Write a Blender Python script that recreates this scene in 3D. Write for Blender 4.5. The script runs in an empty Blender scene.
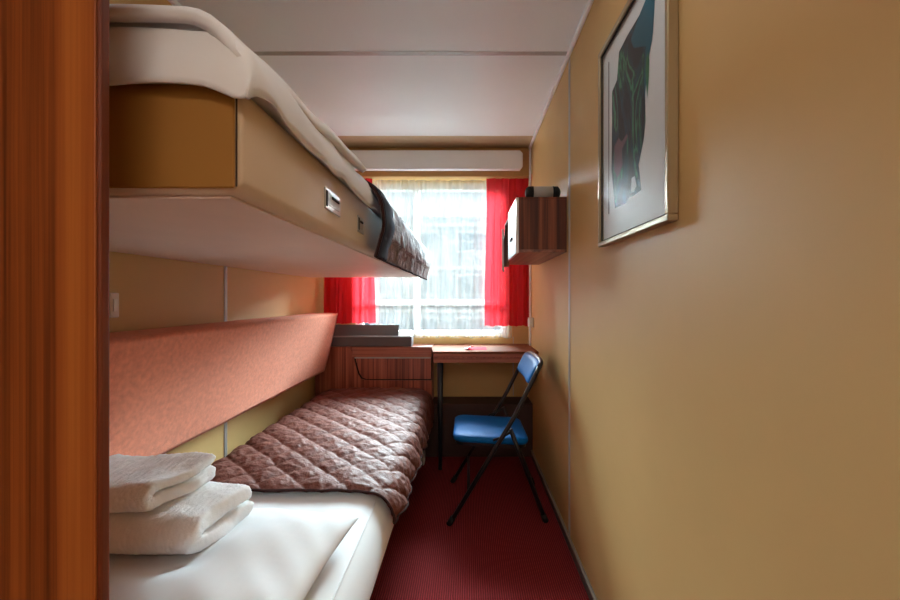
import bpy, bmesh, math, random
from mathutils import Vector, Matrix, noise

random.seed(7)
scene = bpy.context.scene
C = scene.collection

# ------------------------------------------------------------------ camera
# one-point perspective: f = 400 px, vanishing point (467, 298), eye 1.057 m
EYE = 1.057
cam_data = bpy.data.cameras.new('camera')
cam_data.sensor_width = 36.0
cam_data.lens = 16.0
cam_data.shift_x = -17.0 / 900.0
cam_data.shift_y = -2.0 / 900.0
cam_data.clip_start = 0.02
cam = bpy.data.objects.new('camera', cam_data)
cam.location = (0, 0, EYE)
cam.rotation_euler = (math.radians(90), 0, 0)
C.objects.link(cam)
scene.camera = cam

# ------------------------------------------------------------------ light
WORLD_STRENGTH = 0.8
CORRIDOR_FILL = 7.5
CABIN_FILL = 1.5
SUN = 76.0
EXPOSURE = 0.52
world = bpy.data.worlds.new('overcast_sky')
scene.world = world
world.use_nodes = True
bg = world.node_tree.nodes['Background']
bg.inputs['Color'].default_value = (0.84, 0.94, 1.0, 1)
bg.inputs['Strength'].default_value = WORLD_STRENGTH

sun = bpy.data.lights.new('hazy_sun', 'SUN')
sun.energy = SUN
sun.angle = math.radians(60)
sun.color = (0.80, 0.93, 1.0)
so = bpy.data.objects.new('hazy_sun', sun)
so.rotation_euler = (math.radians(-72), 0, math.radians(-9))   # from beyond the window, 18 degrees up
so.location = (0, 6, 4)
C.objects.link(so)

vs = scene.view_settings
vs.view_transform = 'Standard'
vs.look = 'None'
vs.gamma = 1.0
vs.use_curve_mapping = False
vs.exposure = EXPOSURE

# room dimensions
XL, XR = -1.03, 0.4375          # left and right wall
YB = 2.86                       # window wall
YF = -0.55                      # door wall
ZC = 2.10                       # ceiling
YS = 1.705                      # ring of panel joints

# ------------------------------------------------------------------ materials
def new_mat(name):
    m = bpy.data.materials.new(name)
    m.use_nodes = True
    nt = m.node_tree
    return m, nt, nt.nodes['Principled BSDF']

def srgb(r, g, b):
    f = lambda c: (c / 255 / 12.92) if c / 255 <= 0.04045 else ((c / 255 + 0.055) / 1.055) ** 2.4
    return (f(r), f(g), f(b), 1)

def coords(nt, scale=(1, 1, 1)):
    tc = nt.nodes.new('ShaderNodeTexCoord')
    mp = nt.nodes.new('ShaderNodeMapping')
    mp.inputs['Scale'].default_value = scale
    nt.links.new(tc.outputs['Object'], mp.inputs['Vector'])
    return mp.outputs['Vector']

def noise_tex(nt, vec, scale, detail=3, rough=0.55):
    n = nt.nodes.new('ShaderNodeTexNoise')
    n.inputs['Scale'].default_value = scale
    n.inputs['Detail'].default_value = detail
    n.inputs['Roughness'].default_value = rough
    nt.links.new(vec, n.inputs['Vector'])
    return n.outputs['Fac']

def ramp(nt, fac, stops):
    r = nt.nodes.new('ShaderNodeValToRGB')
    els = r.color_ramp.elements
    while len(els) < len(stops):
        els.new(0.5)
    for e, (p, c) in zip(els, stops):
        e.position = p
        e.color = c
    nt.links.new(fac, r.inputs['Fac'])
    return r.outputs['Color']

def bump(nt, bsdf, height, strength, dist=0.002):
    b = nt.nodes.new('ShaderNodeBump')
    b.inputs['Strength'].default_value = strength
    b.inputs['Distance'].default_value = dist
    nt.links.new(height, b.inputs['Height'])
    nt.links.new(b.outputs['Normal'], bsdf.inputs['Normal'])

def plain(name, col, rough=0.5, metal=0.0, nscale=None, nstr=0.2, var=0.06, spec=0.5):
    m, nt, p = new_mat(name)
    p.inputs['Roughness'].default_value = rough
    p.inputs['Metallic'].default_value = metal
    p.inputs['Specular IOR Level'].default_value = spec
    v = coords(nt)
    n = noise_tex(nt, v, 6.0, 4)
    lo = tuple(c * (1 - var) for c in col[:3]) + (1,)
    hi = tuple(min(1, c * (1 + var)) for c in col[:3]) + (1,)
    nt.links.new(ramp(nt, n, [(0.3, lo), (0.7, hi)]), p.inputs['Base Color'])
    if nscale:
        bump(nt, p, noise_tex(nt, v, nscale, 2), nstr)
    return m

def wood(name, dark, mid, light, axis, across=28.0, rough=0.38, along=0.35, spec=0.5):
    """striped quarter-cut veneer; axis = grain direction"""
    m, nt, p = new_mat(name)
    s = [1.0, 1.0, 1.0]
    s['xyz'.index(axis)] = along / across * 2
    v = coords(nt, tuple(s))
    n1 = noise_tex(nt, v, across, 2, 0.5)
    n2 = noise_tex(nt, v, across * 9, 2, 0.6)
    mix = nt.nodes.new('ShaderNodeMath'); mix.operation = 'MULTIPLY_ADD'
    nt.links.new(n2, mix.inputs[0]); mix.inputs[1].default_value = 0.28
    nt.links.new(n1, mix.inputs[2])
    nt.links.new(ramp(nt, mix.outputs[0], [(0.46, dark), (0.62, mid), (0.80, light)]), p.inputs['Base Color'])
    p.inputs['Roughness'].default_value = rough
    p.inputs['Specular IOR Level'].default_value = spec
    bump(nt, p, n2, 0.08, 0.001)
    return m

def fabric(name, col, nscale=400, nstr=0.5, rough=0.9, sheen=0.0, var=0.1, vscale=9.0, sheen_col=None):
    m, nt, p = new_mat(name)
    v = coords(nt)
    n = noise_tex(nt, v, vscale, 4)
    lo = tuple(c * (1 - var) for c in col[:3]) + (1,)
    hi = tuple(min(1, c * (1 + var)) for c in col[:3]) + (1,)
    nt.links.new(ramp(nt, n, [(0.3, lo), (0.7, hi)]), p.inputs['Base Color'])
    p.inputs['Roughness'].default_value = rough
    p.inputs['Specular IOR Level'].default_value = 0.2
    p.inputs['Sheen Weight'].default_value = sheen
    if sheen_col:
        p.inputs['Sheen Tint'].default_value = sheen_col
    bump(nt, p, noise_tex(nt, v, nscale, 2), nstr, 0.002)
    return m

M = {}
M['wall'] = plain('mustard_laminate', srgb(211, 175, 115), 0.52, spec=0.32, var=0.02, nscale=900, nstr=0.03)
M['valance'] = plain('tan_laminate', srgb(190, 142, 82), 0.45, var=0.03)
M['endpanel'] = plain('greige_laminate', srgb(204, 182, 150), 0.5, var=0.02)
M['ceiling'] = plain('white_ceiling_laminate', srgb(244, 250, 252), 0.5, var=0.01)
M['alu'] = plain('brushed_aluminium', srgb(196, 196, 194), 0.45, 0.35)
M['whiteplastic'] = plain('white_plastic', srgb(232, 230, 224), 0.4, var=0.02)
M['lampwhite'] = plain('lamp_cover_white', srgb(244, 245, 246), 0.35, var=0.02)
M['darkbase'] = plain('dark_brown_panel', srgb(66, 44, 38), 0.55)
M['skirting'] = plain('grey_skirting', srgb(88, 84, 80), 0.45)
M['skirting_lip'] = plain('grey_lip', srgb(132, 124, 112), 0.45)
M['groove'] = plain('groove_shadow_brown', srgb(120, 86, 52), 0.6)  # brown backing that shows between the panels
M['wood_v'] = wood('veneer_vertical', srgb(112, 54, 42), srgb(156, 84, 64), srgb(186, 108, 82), 'z', 70)
M['wood_h'] = wood('veneer_horizontal', srgb(132, 74, 58), srgb(164, 98, 76), srgb(188, 118, 92), 'x', 60)
M['wood_top'] = wood('veneer_desk_top', srgb(116, 66, 42), srgb(134, 80, 52), srgb(146, 90, 60), 'x', 50, 0.8, spec=0.06)
M['wood_locker'] = wood('veneer_locker', srgb(66, 32, 20), srgb(106, 54, 34), srgb(146, 84, 54), 'z', 45, 0.65)
M['wood_locker_bottom'] = wood('veneer_locker_bottom', srgb(90, 54, 42), srgb(128, 80, 60), srgb(150, 98, 76), 'y', 45)
M['wood_part'] = wood('veneer_partition', srgb(92, 38, 14), srgb(158, 82, 34), srgb(186, 108, 48), 'z', 30, 0.42, 0.12)
M['wood_edge'] = wood('veneer_partition_edge', srgb(88, 36, 16), srgb(104, 44, 20), srgb(120, 54, 26), 'z', 60, 0.4)
M['sheet'] = fabric('white_cotton', srgb(236, 238, 240), 700, 0.12, 0.85, 0.1, 0.02)
M['terry'] = fabric('white_terry', srgb(252, 252, 252), 330, 0.35, 0.95, 0.35, 0.03)
M['velvet'] = fabric('salmon_velvet', srgb(246, 150, 118), 420, 1.0, 0.9, 0.4, 0.14, 70.0, (1.0, 0.75, 0.65, 1))
M['vinyl_end'] = fabric('tan_vinyl_end', srgb(165, 118, 58), 900, 0.06, 0.5, 0.0, 0.04, 5.0)  # same vinyl as the side, its shade put into a darker colour
M['vinyl'] = fabric('beige_vinyl', srgb(216, 194, 166), 900, 0.06, 0.48, 0.0, 0.04, 5.0)  # window light on the berth side put into a paler colour
M['vinyl_under'] = fabric('pinkish_beige_underside', srgb(236, 216, 200), 900, 0.05, 0.5, 0.0, 0.03, 5.0)
M['seam'] = plain('dark_seam', srgb(60, 42, 28), 0.7)
M['blue'] = plain('blue_vinyl', srgb(2, 98, 172), 0.5, spec=0.12, var=0.05, nscale=500, nstr=0.08)
M['black_metal'] = plain('black_tube', srgb(24, 25, 28), 0.34)
M['rubber'] = plain('black_rubber', srgb(14, 14, 14), 0.7)
M['navy_metal'] = plain('navy_black_tube', srgb(22, 30, 38), 0.4)
M['darkgrey'] = plain('dark_grey_plastic', srgb(92, 93, 98), 0.5)
M['midgrey'] = plain('grey_plastic_rim', srgb(150, 151, 156), 0.45)
M['lightgrey'] = plain('light_grey_plastic', srgb(176, 170, 160), 0.5)
M['frame'] = plain('champagne_frame', srgb(168, 150, 116), 0.38, 0.45)
M['paper'] = plain('mat_board', srgb(226, 228, 228), 0.7, var=0.01)
M['pink'] = plain('pink_paper', srgb(196, 52, 66), 0.9, spec=0.05)
M['pen'] = plain('pale_pink_plastic', srgb(236, 190, 184), 0.4)
M['chrome'] = plain('chrome', srgb(200, 198, 192), 0.42, 0.8)
M['hole'] = plain('black_recess', srgb(12, 12, 12), 0.8)
M['facade'] = plain('pale_facade', srgb(176, 186, 190), 0.8, var=0.04)
M['facade_glass'] = plain('blue_grey_pane', srgb(100, 128, 140), 0.2)
M['ground'] = plain('grey_asphalt', srgb(172, 174, 172), 0.9)

# quilted satin
def quilt(name, col, col2):
    m, nt, p = new_mat(name)
    v = coords(nt)
    n = noise_tex(nt, v, 24.0, 4, 0.6)
    nt.links.new(ramp(nt, n, [(0.3, col), (0.7, col2)]), p.inputs['Base Color'])
    p.inputs['Roughness'].default_value = 0.6
    p.inputs['Specular IOR Level'].default_value = 0.2
    bump(nt, p, noise_tex(nt, v, 30, 3, 0.6), 0.55, 0.014)
    return m
M['quilt'] = quilt('brown_quilted_satin', srgb(98, 56, 46), srgb(122, 76, 64))
M['quilt_grey'] = quilt('taupe_quilted_satin', srgb(112, 98, 94), srgb(138, 124, 118))
M['piping'] = plain('dark_brown_piping', srgb(58, 38, 36), 0.9, spec=0.05)
M['lining'] = plain('slate_lining', srgb(54, 56, 68), 0.9, spec=0.1)

# carpet with ribs
def carpet():
    m, nt, p = new_mat('red_ribbed_carpet')
    v = coords(nt)
    w = nt.nodes.new('ShaderNodeTexWave')
    w.wave_type = 'BANDS'; w.bands_direction = 'X'
    w.inputs['Scale'].default_value = 38.0
    w.inputs['Distortion'].default_value = 0.6
    w.inputs['Detail'].default_value = 1
    nt.links.new(v, w.inputs['Vector'])
    n = noise_tex(nt, v, 130, 3)
    mx = nt.nodes.new('ShaderNodeMath'); mx.operation = 'MULTIPLY_ADD'
    nt.links.new(n, mx.inputs[0]); mx.inputs[1].default_value = 0.5
    nt.links.new(w.outputs['Fac'], mx.inputs[2])
    nt.links.new(ramp(nt, mx.outputs[0], [(0.25, srgb(88, 26, 30)), (1.1, srgb(150, 52, 54))]), p.inputs['Base Color'])
    p.inputs['Roughness'].default_value = 0.95
    p.inputs['Specular IOR Level'].default_value = 0.1
    bump(nt, p, mx.outputs[0], 0.7, 0.004)
    return m
M['carpet'] = carpet()

def cloth_translucent(name, col, transp, trans, var=0.0):
    m = bpy.data.materials.new(name); m.use_nodes = True
    nt = m.node_tree
    nt.nodes.clear()
    out = nt.nodes.new('ShaderNodeOutputMaterial')
    tl = nt.nodes.new('ShaderNodeBsdfTranslucent')
    df = nt.nodes.new('ShaderNodeBsdfDiffuse')
    tp = nt.nodes.new('ShaderNodeBsdfTransparent')
    v = coords(nt, (1, 1, 0.15))
    n = noise_tex(nt, v, 30, 3)
    lo = tuple(c * (1 - var) for c in col[:3]) + (1,)
    c = ramp(nt, n, [(0.3, lo), (0.7, col)])
    nt.links.new(c, tl.inputs['Color']); nt.links.new(c, df.inputs['Color'])
    m1 = nt.nodes.new('ShaderNodeMixShader'); m1.inputs[0].default_value = trans
    nt.links.new(df.outputs[0], m1.inputs[1]); nt.links.new(tl.outputs[0], m1.inputs[2])
    m2 = nt.nodes.new('ShaderNodeMixShader'); m2.inputs[0].default_value = transp
    nt.links.new(m1.outputs[0], m2.inputs[1]); nt.links.new(tp.outputs[0], m2.inputs[2])
    nt.links.new(m2.outputs[0], out.inputs['Surface'])
    return m
M['sheer'] = cloth_translucent('white_voile', srgb(244, 244, 244), 0.60, 0.085, 0.3)  # vertical colour streaks stand in for the light and dark of pleats
M['red'] = cloth_translucent('red_curtain_cloth', srgb(226, 50, 60), 0.03, 0.5, 0.12)

def glass(name, tint=(1, 1, 1, 1), gl=0.02, ior=1.45):
    m = bpy.data.materials.new(name); m.use_nodes = True
    nt = m.node_tree; nt.nodes.clear()
    out = nt.nodes.new('ShaderNodeOutputMaterial')
    tp = nt.nodes.new('ShaderNodeBsdfTransparent'); tp.inputs[0].default_value = tint
    gs = nt.nodes.new('ShaderNodeBsdfGlossy'); gs.inputs['Roughness'].default_value = gl
    lw = nt.nodes.new('ShaderNodeFresnel'); lw.inputs['IOR'].default_value = ior
    mx = nt.nodes.new('ShaderNodeMixShader')
    ge = nt.nodes.new('ShaderNodeNewGeometry')
    inv = nt.nodes.new('ShaderNodeMath'); inv.operation = 'SUBTRACT'; inv.inputs[0].default_value = 1.0
    nt.links.new(ge.outputs['Backfacing'], inv.inputs[1])
    ml = nt.nodes.new('ShaderNodeMath'); ml.operation = 'MULTIPLY'      # reflect at the outer face only
    nt.links.new(lw.outputs[0], ml.inputs[0]); nt.links.new(inv.outputs[0], ml.inputs[1])
    nt.links.new(ml.outputs[0], mx.inputs[0])
    nt.links.new(tp.outputs[0], mx.inputs[1]); nt.links.new(gs.outputs[0], mx.inputs[2])
    nt.links.new(mx.outputs[0], out.inputs['Surface'])
    return m
M['glass'] = glass('clear_glass', (0.93, 0.98, 0.98, 1))
M['matt_glass'] = glass('non_glare_glass', (0.97, 0.98, 0.98, 1), 0.32, 1.14)

def emission(name, col, strength):
    m = bpy.data.materials.new(name); m.use_nodes = True
    nt = m.node_tree; nt.nodes.clear()
    out = nt.nodes.new('ShaderNodeOutputMaterial')
    e = nt.nodes.new('ShaderNodeEmission')
    e.inputs[0].default_value = col; e.inputs[1].default_value = strength
    nt.links.new(e.outputs[0], out.inputs['Surface'])
    return m
M['lamp_on'] = emission('lamp_diffuser_lit', (1.0, 0.86, 0.74, 1), CORRIDOR_FILL)
M['cabin_lamp_on'] = emission('cabin_lamp_lit', (1.0, 0.95, 0.92, 1), CABIN_FILL)

# ------------------------------------------------------------------ mesh helpers
ROOT = {}

def obj(name, bm, m, parent=None, loc=(0, 0, 0), smooth=False, kind=None):
    """link a bmesh given in world coordinates as one object"""
    me = bpy.data.meshes.new(name)
    base = Vector(ROOT[parent.name]) if parent else Vector(loc)
    bmesh.ops.translate(bm, verts=bm.verts, vec=-base)
    bmesh.ops.recalc_face_normals(bm, faces=bm.faces)
    if smooth:
        for f in bm.faces:
            f.smooth = True
    bm.to_mesh(me); bm.free()
    me.materials.append(M[m])
    o = bpy.data.objects.new(name, me)
    C.objects.link(o)
    if parent:
        o.parent = parent
    else:
        o.location = base
    ROOT[o.name] = tuple(base)
    if kind:
        o['kind'] = kind
    return o

def thing(name, label, cat, loc=(0, 0, 0), group=None):
    o = bpy.data.objects.new(name, None)
    o.empty_display_size = 0.05
    C.objects.link(o); o.location = loc
    ROOT[o.name] = tuple(loc)
    return tag(o, label, cat, group)

def tag(o, label, cat, group=None):
    o['label'] = label; o['category'] = cat
    if group:
        o['group'] = group
    return o

def box(x0, x1, y0, y1, z0, z1, bev=0.0, seg=2, bm=None):
    own = bmesh.new()
    bmesh.ops.create_cube(own, size=1)
    for v in own.verts:
        v.co = Vector(((x0 + x1) / 2 + v.co.x * (x1 - x0), (y0 + y1) / 2 + v.co.y * (y1 - y0), (z0 + z1) / 2 + v.co.z * (z1 - z0)))
    if bev > 0:
        bmesh.ops.bevel(own, geom=own.edges[:] , offset=bev, segments=seg, profile=0.5, affect='EDGES')
    if bm is None:
        return own
    me = bpy.data.meshes.new('tmp'); own.to_mesh(me); own.free()
    bm.from_mesh(me); bpy.data.meshes.remove(me)
    return bm

def join(*bms):
    out = bmesh.new()
    for b in bms:
        me = bpy.data.meshes.new('tmp'); b.to_mesh(me); b.free()
        out.from_mesh(me); bpy.data.meshes.remove(me)
    return out

def tube(pts, r, seg=10, closed=False):
    bm = bmesh.new()
    pts = [Vector(p) for p in pts]
    rs = r if isinstance(r, (list, tuple)) else [r] * len(pts)
    rings = []
    n = len(pts)
    up = None
    for i, p in enumerate(pts):
        if closed:
            d = (pts[(i + 1) % n] - pts[i - 1]).normalized()
        else:
            d = (pts[min(i + 1, n - 1)] - pts[max(i - 1, 0)]).normalized()
        if up is None:
            up = d.orthogonal().normalized()
        else:
            up = (up - d * up.dot(d)).normalized()
        s = d.cross(up)
        rings.append([bm.verts.new(p + rs[i] * (math.cos(a) * up + math.sin(a) * s)) for a in [2 * math.pi * k / seg for k in range(seg)]])
    for i in range(n if closed else n - 1):
        a, b = rings[i], rings[(i + 1) % n]
        for k in range(seg):
            bm.faces.new((a[k], a[(k + 1) % seg], b[(k + 1) % seg], b[k]))
    if not closed:
        bm.faces.new(rings[0][::-1]); bm.faces.new(rings[-1])
    return bm

def prism(pts, axis, d0, d1, bev=0.0, seg=2):
    """polygon in the two other axes (order x,y,z without axis) extruded along axis"""
    bm = bmesh.new()
    def co(p, d):
        if axis == 'x': return (d, p[0], p[1])
        if axis == 'y': return (p[0], d, p[1])
        return (p[0], p[1], d)
    a = [bm.verts.new(co(p, d0)) for p in pts]
    b = [bm.verts.new(co(p, d1)) for p in pts]
    n = len(pts)
    bm.faces.new(a[::-1]); bm.faces.new(b)
    for i in range(n):
        bm.faces.new((a[i], a[(i + 1) % n], b[(i + 1) % n], b[i]))
    if bev > 0:
        bmesh.ops.bevel(bm, geom=bm.edges[:], offset=bev, segments=seg, profile=0.5, affect='EDGES')
    return bm

def grid(fn, nu, nv):
    bm = bmesh.new()
    vs_ = [[bm.verts.new(fn(i / nu, j / nv)) for j in range(nv + 1)] for i in range(nu + 1)]
    for i in range(nu):
        for j in range(nv):
            bm.faces.new((vs_[i][j], vs_[i + 1][j], vs_[i + 1][j + 1], vs_[i][j + 1]))
    return bm

def solid(o, t, offset=0.0):
    md = o.modifiers.new('thickness', 'SOLIDIFY'); md.thickness = t; md.offset = offset
    return o

def smooth_path(pts, n):
    """Catmull-Rom resample, uniform by arc length"""
    P = [Vector(p) for p in pts]
    dense = []
    for i in range(len(P) - 1):
        p0 = P[max(i - 1, 0)]; p1 = P[i]; p2 = P[i + 1]; p3 = P[min(i + 2, len(P) - 1)]
        for k in range(16):
            t = k / 16
            dense.append(0.5 * ((2 * p1) + (-p0 + p2) * t + (2 * p0 - 5 * p1 + 4 * p2 - p3) * t * t + (-p0 + 3 * p1 - 3 * p2 + p3) * t ** 3))
    dense.append(P[-1])
    L = [0]
    for a, b in zip(dense, dense[1:]):
        L.append(L[-1] + (b - a).length)
    out = []; j = 0
    for k in range(n + 1):
        s = L[-1] * k / n
        while j < len(L) - 2 and L[j + 1] < s:
            j += 1
        f = (s - L[j]) / max(1e-9, L[j + 1] - L[j])
        out.append(dense[j].lerp(dense[j + 1], min(1, f)))
    return out, L[-1]

def nz(x, y, z, s):
    return noise.noise(Vector((x * s, y * s, z * s)))

def px(x, y, d):
    """photo pixel at depth d -> world point"""
    return Vector(((x - 467) * d / 400, d, EYE - (y - 298) * d / 400))

def struct(name, bm, m, parent=None):
    o = obj(name, bm, m, parent)
    o['kind'] = 'structure'
    return o

# ------------------------------------------------------------------ the setting
YK = -1.75                       # corridor far wall
fl = struct('floor', box(-1.6, 1.6, YK - 0.05, YB + 0.1, -0.05, 0.0), 'carpet')
T = 0.04
def panelled_wall(name, x0, x1, xi0, xi1):
    w = struct(name, box(x0, x1, YF, YB + 0.1, 0, ZC), 'groove')
    for y0, y1 in ((YF, YS - 0.004), (YS + 0.004, YB)):
        obj('panel', box(xi0, xi1, y0, y1, 0, ZC, 0.0015, 1), 'wall', w)
    xs = (xi0 + 0.002, xi0 - 0.003) if name == 'wall_right' else (xi1 - 0.002, xi1 + 0.003)
    for dy in (-0.0055, 0.0055):
        obj('joint_strip', box(min(xs), max(xs), YS + dy - 0.0045, YS + dy + 0.0045, 0, ZC - 0.001, 0.001, 1), 'alu', w)
    return w
wr = panelled_wall('wall_right', XR + 0.012, XR + 0.06, XR, XR + 0.012)
wl = panelled_wall('wall_left', XL - 0.06, XL - 0.012, XL - 0.012, XL)

ce = struct('ceiling', box(-1.6, 1.6, YK, YB + 0.1, ZC + 0.012, ZC + 0.06), 'groove')
for y0, y1 in ((YF, YS - 0.008), (YS + 0.008, 2.575)):
    obj('panel', box(XL, XR, y0, y1, ZC, ZC + 0.012, 0.0015, 1), 'ceiling', ce)
obj('corridor_panel', box(-1.55, 1.55, YK, YF, ZC, ZC + 0.012), 'ceiling', ce)
for dy in (-0.007, 0.007):
    obj('joint_strip', box(XL, XR, YS + dy - 0.005, YS + dy + 0.005, ZC - 0.003, ZC + 0.008, 0.001, 1), 'alu', ce)
obj('end_panel', prism([(2.575, ZC), (2.575, ZC + 0.012), (2.755, ZC + 0.012), (2.755, ZC - 0.008)], 'x', XL, XR), 'endpanel', ce)

# window wall with an opening
OX0, OX1, OZ0, OZ1 = -0.80, 0.30, 0.785, 1.885
wb = join(box(XL, OX0, YB, YB + 0.1, 0, ZC), box(OX1, XR, YB, YB + 0.1, 0, ZC),
          box(OX0, OX1, YB, YB + 0.1, 0, OZ0), box(OX0, OX1, YB, YB + 0.1, OZ1, ZC))
wback = struct('wall_back', wb, 'wall')
obj('joint_strip', box(0.328, 0.333, YB - 0.002, YB + 0.002, 0.36, 0.78), 'alu', wback)

win = struct('window_1', join(box(OX0, OX0 + 0.05, YB + 0.02, YB + 0.07, OZ0, OZ1), box(OX1 - 0.05, OX1, YB + 0.02, YB + 0.07, OZ0, OZ1),
             box(OX0 + 0.05, OX1 - 0.05, YB + 0.02, YB + 0.07, OZ0, OZ0 + 0.035), box(OX0 + 0.05, OX1 - 0.05, YB + 0.02, YB + 0.07, OZ1 - 0.05, OZ1)), 'whiteplastic')
obj('transom_bar', box(OX0 + 0.05, OX1 - 0.05, YB + 0.018, YB + 0.0219, 1.005, 1.045), 'whiteplastic', win)
obj('mullion', box(-0.385, -0.345, YB + 0.022, YB + 0.068, OZ0 + 0.035, OZ1 - 0.05), 'whiteplastic', win)
obj('pane', box(OX0 + 0.05, -0.385, YB + 0.042, YB + 0.048, OZ0 + 0.035, OZ1 - 0.05), 'glass', win)
obj('pane', box(-0.345, OX1 - 0.05, YB + 0.042, YB + 0.048, OZ0 + 0.035, OZ1 - 0.05), 'glass', win)

# valance above the window (part of the shell)
VY, VZ = 2.75, 1.892
val = struct('trim_1', box(XL, XR, VY, VY + 0.018, VZ, ZC - 0.008, 0.002, 1), 'valance')
obj('curtain_track_board', box(XL, XR, VY + 0.018, YB, VZ, VZ + 0.012), 'wall', val)

# cornice and corner strips
struct('trim_2', box(XR - 0.014, XR, YF, VY, ZC - 0.022, ZC, 0.004, 2), 'lampwhite')
struct('trim_3', box(XL, XL + 0.014, YF, VY, ZC - 0.022, ZC, 0.004, 2), 'lampwhite')
struct('trim_4', box(XR - 0.012, XR, 2.725, 2.747, 0.73, ZC - 0.022, 0.003, 1), 'lampwhite')
sk = struct('baseboard_right', box(XR - 0.010, XR, YF, 2.66, 0, 0.040, 0.003, 1), 'skirting')
obj('top_lip', box(XR - 0.013, XR, YF, 2.66, 0.040, 0.047, 0.002, 1), 'skirting_lip', sk)
struct('baseboard_left', box(XL, XL + 0.01, YF, 2.66, 0, 0.045, 0.003, 1), 'skirting')
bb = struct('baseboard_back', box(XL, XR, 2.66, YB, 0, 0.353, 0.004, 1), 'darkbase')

# door wall behind the camera, with an open doorway to a corridor with an added fill lamp
struct('wall_front', join(box(-1.6, -0.36, YF - 0.05, YF, 0, ZC), box(-0.36, XR, YF - 0.05, YF, 1.98, ZC), box(XR, 1.6, YF - 0.05, YF, 0, ZC)), 'wall')
struct('wall_corridor', join(box(-1.6, 1.6, YK - 0.05, YK, 0, ZC), box(-1.6, -1.55, YK, YF, 0, ZC), box(1.55, 1.6, YK, YF, 0, ZC)), 'ceiling')
cl = thing('corridor_ceiling_lamp', 'long ceiling lamp with lit warm diffuser in the corridor outside the door', 'lamp', (0.03, -1.15, 2.0))  # unseen lamp added for warm fill from behind the camera
obj('housing', box(-0.72, 0.78, -1.43, -0.87, 2.07, 2.10, 0.005, 1), 'lampwhite', cl)
obj('diffuser', box(-0.69, 0.75, -1.40, -0.90, 2.045, 2.069, 0.006, 2), 'lamp_on', cl)

cl2 = thing('cabin_ceiling_lamp', 'oblong lit ceiling lamp above the aisle inside the cabin', 'lamp', (0.05, 0.85, 2.05))  # unseen lamp added to lift the light level in the cabin
obj('housing', box(-0.16, 0.26, 0.35, 1.15, 2.085, 2.099, 0.003, 1), 'lampwhite', cl2)
obj('diffuser', box(-0.14, 0.24, 0.37, 1.13, 2.050, 2.0845, 0.010, 2), 'cabin_lamp_on', cl2)

# ------------------------------------------------------------------ wooden partition beside the doorway
PX = -0.3845
pt = thing('wooden_partition', 'tall reddish striped wood partition panel beside the berths, floor to ceiling', 'partition', (-0.7, 0.43, 0))
obj('panel', box(XL + 0.002, PX - 0.006, 0.42, 0.4315, 0.001, ZC - 0.001, 0.001, 1), 'wood_part', pt)
obj('edge_strip', box(PX - 0.0055, PX, 0.4195, 0.432, 0.001, ZC - 0.001, 0.003, 3), 'wood_edge', pt)

# ------------------------------------------------------------------ lamp on the valance
lp = thing('wall_lamp', 'long white wall lamp on the tan board above the window', 'lamp', (-0.23, VY, 1.93))
z0, z1 = 1.925, 2.055
obj('housing', box(-0.86, 0.365, VY - 0.012, VY - 0.001, z0 + 0.004, z1 - 0.004, 0.002, 1), 'whiteplastic', lp)
ch = 0.018
obj('cover', prism([(-0.87, z0 + ch), (-0.87 + ch, z0), (0.375 - ch, z0), (0.375, z0 + ch), (0.375, z1 - ch), (0.375 - ch, z1), (-0.87 + ch, z1), (-0.87, z1 - ch)], 'y', VY - 0.055, VY - 0.012, 0.006, 2), 'lampwhite', lp)
obj('end_cap', box(0.372, 0.377, VY - 0.05, VY - 0.014, z0 + 0.02, z1 - 0.02, 0.001, 1), 'whiteplastic', lp)

# ------------------------------------------------------------------ curtains
def curtain(name, label, m, x0, x1, y, ztop, zbot, waves, amp, group, nu=160, nv=40, gather=0.0, tilt=0.0, hem=None, ph=0.0):
    def f(u, v):
        x = x0 + (x1 - x0) * u
        z = ztop + (zbot - ztop) * v
        a = amp * (0.35 + 0.65 * v) if m != 'sheer' else amp * (0.6 + 0.4 * v)
        w = math.sin(u * waves * 2 * math.pi + ph + 0.9 * math.sin(u * 5.1 + ph) + 0.35 * math.sin(v * 3 + ph))
        w += 0.45 * math.sin(u * waves * 4.7 * math.pi + 1.3 * ph + v * 0.8)
        yy = y + a * w
        if hem:
            z += hem(u) * v ** 3
        x += tilt * (u - 0.5) * v
        x += 0.004 * math.sin(v * 6 + u * 40)
        z += 0.002 * w * v
        return (x, yy, z)
    bm = grid(f, nu, nv)
    o = obj(name, bm, m, None, ((x0 + x1) / 2, y, zbot), True)
    return tag(o, label, 'curtain', group)

curtain('red_curtain', 'red curtain beside the wall locker, gathered right of the window', 'red', 0.135, 0.425, 2.79, VZ - 0.001, 0.862, 4, 0.015, 'red curtains', tilt=0.02)
curtain('red_curtain', 'red curtain above the dark grey tray, partly behind the upper berth', 'red', -0.98, -0.665, 2.79, VZ - 0.001, 0.875, 4, 0.015, 'red curtains', tilt=0.05, hem=lambda u: 0.01 * u, ph=1.0)
sheer1 = curtain('sheer_curtain', 'white sheer curtain panel hanging behind the upper berth onto the grey tray', 'sheer', -0.72, -0.37, 2.826, VZ - 0.001, 0.82, 5, 0.010, 'white sheer curtains', hem=lambda u: 0.06 * (1 - u), nu=140)
sheer2 = curtain('sheer_curtain', 'white sheer curtain panel with pleats hanging behind the desk', 'sheer', -0.385, 0.315, 2.832, VZ - 0.001, 0.775, 6, 0.013, 'white sheer curtains', ph=0.6, nu=220)

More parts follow.
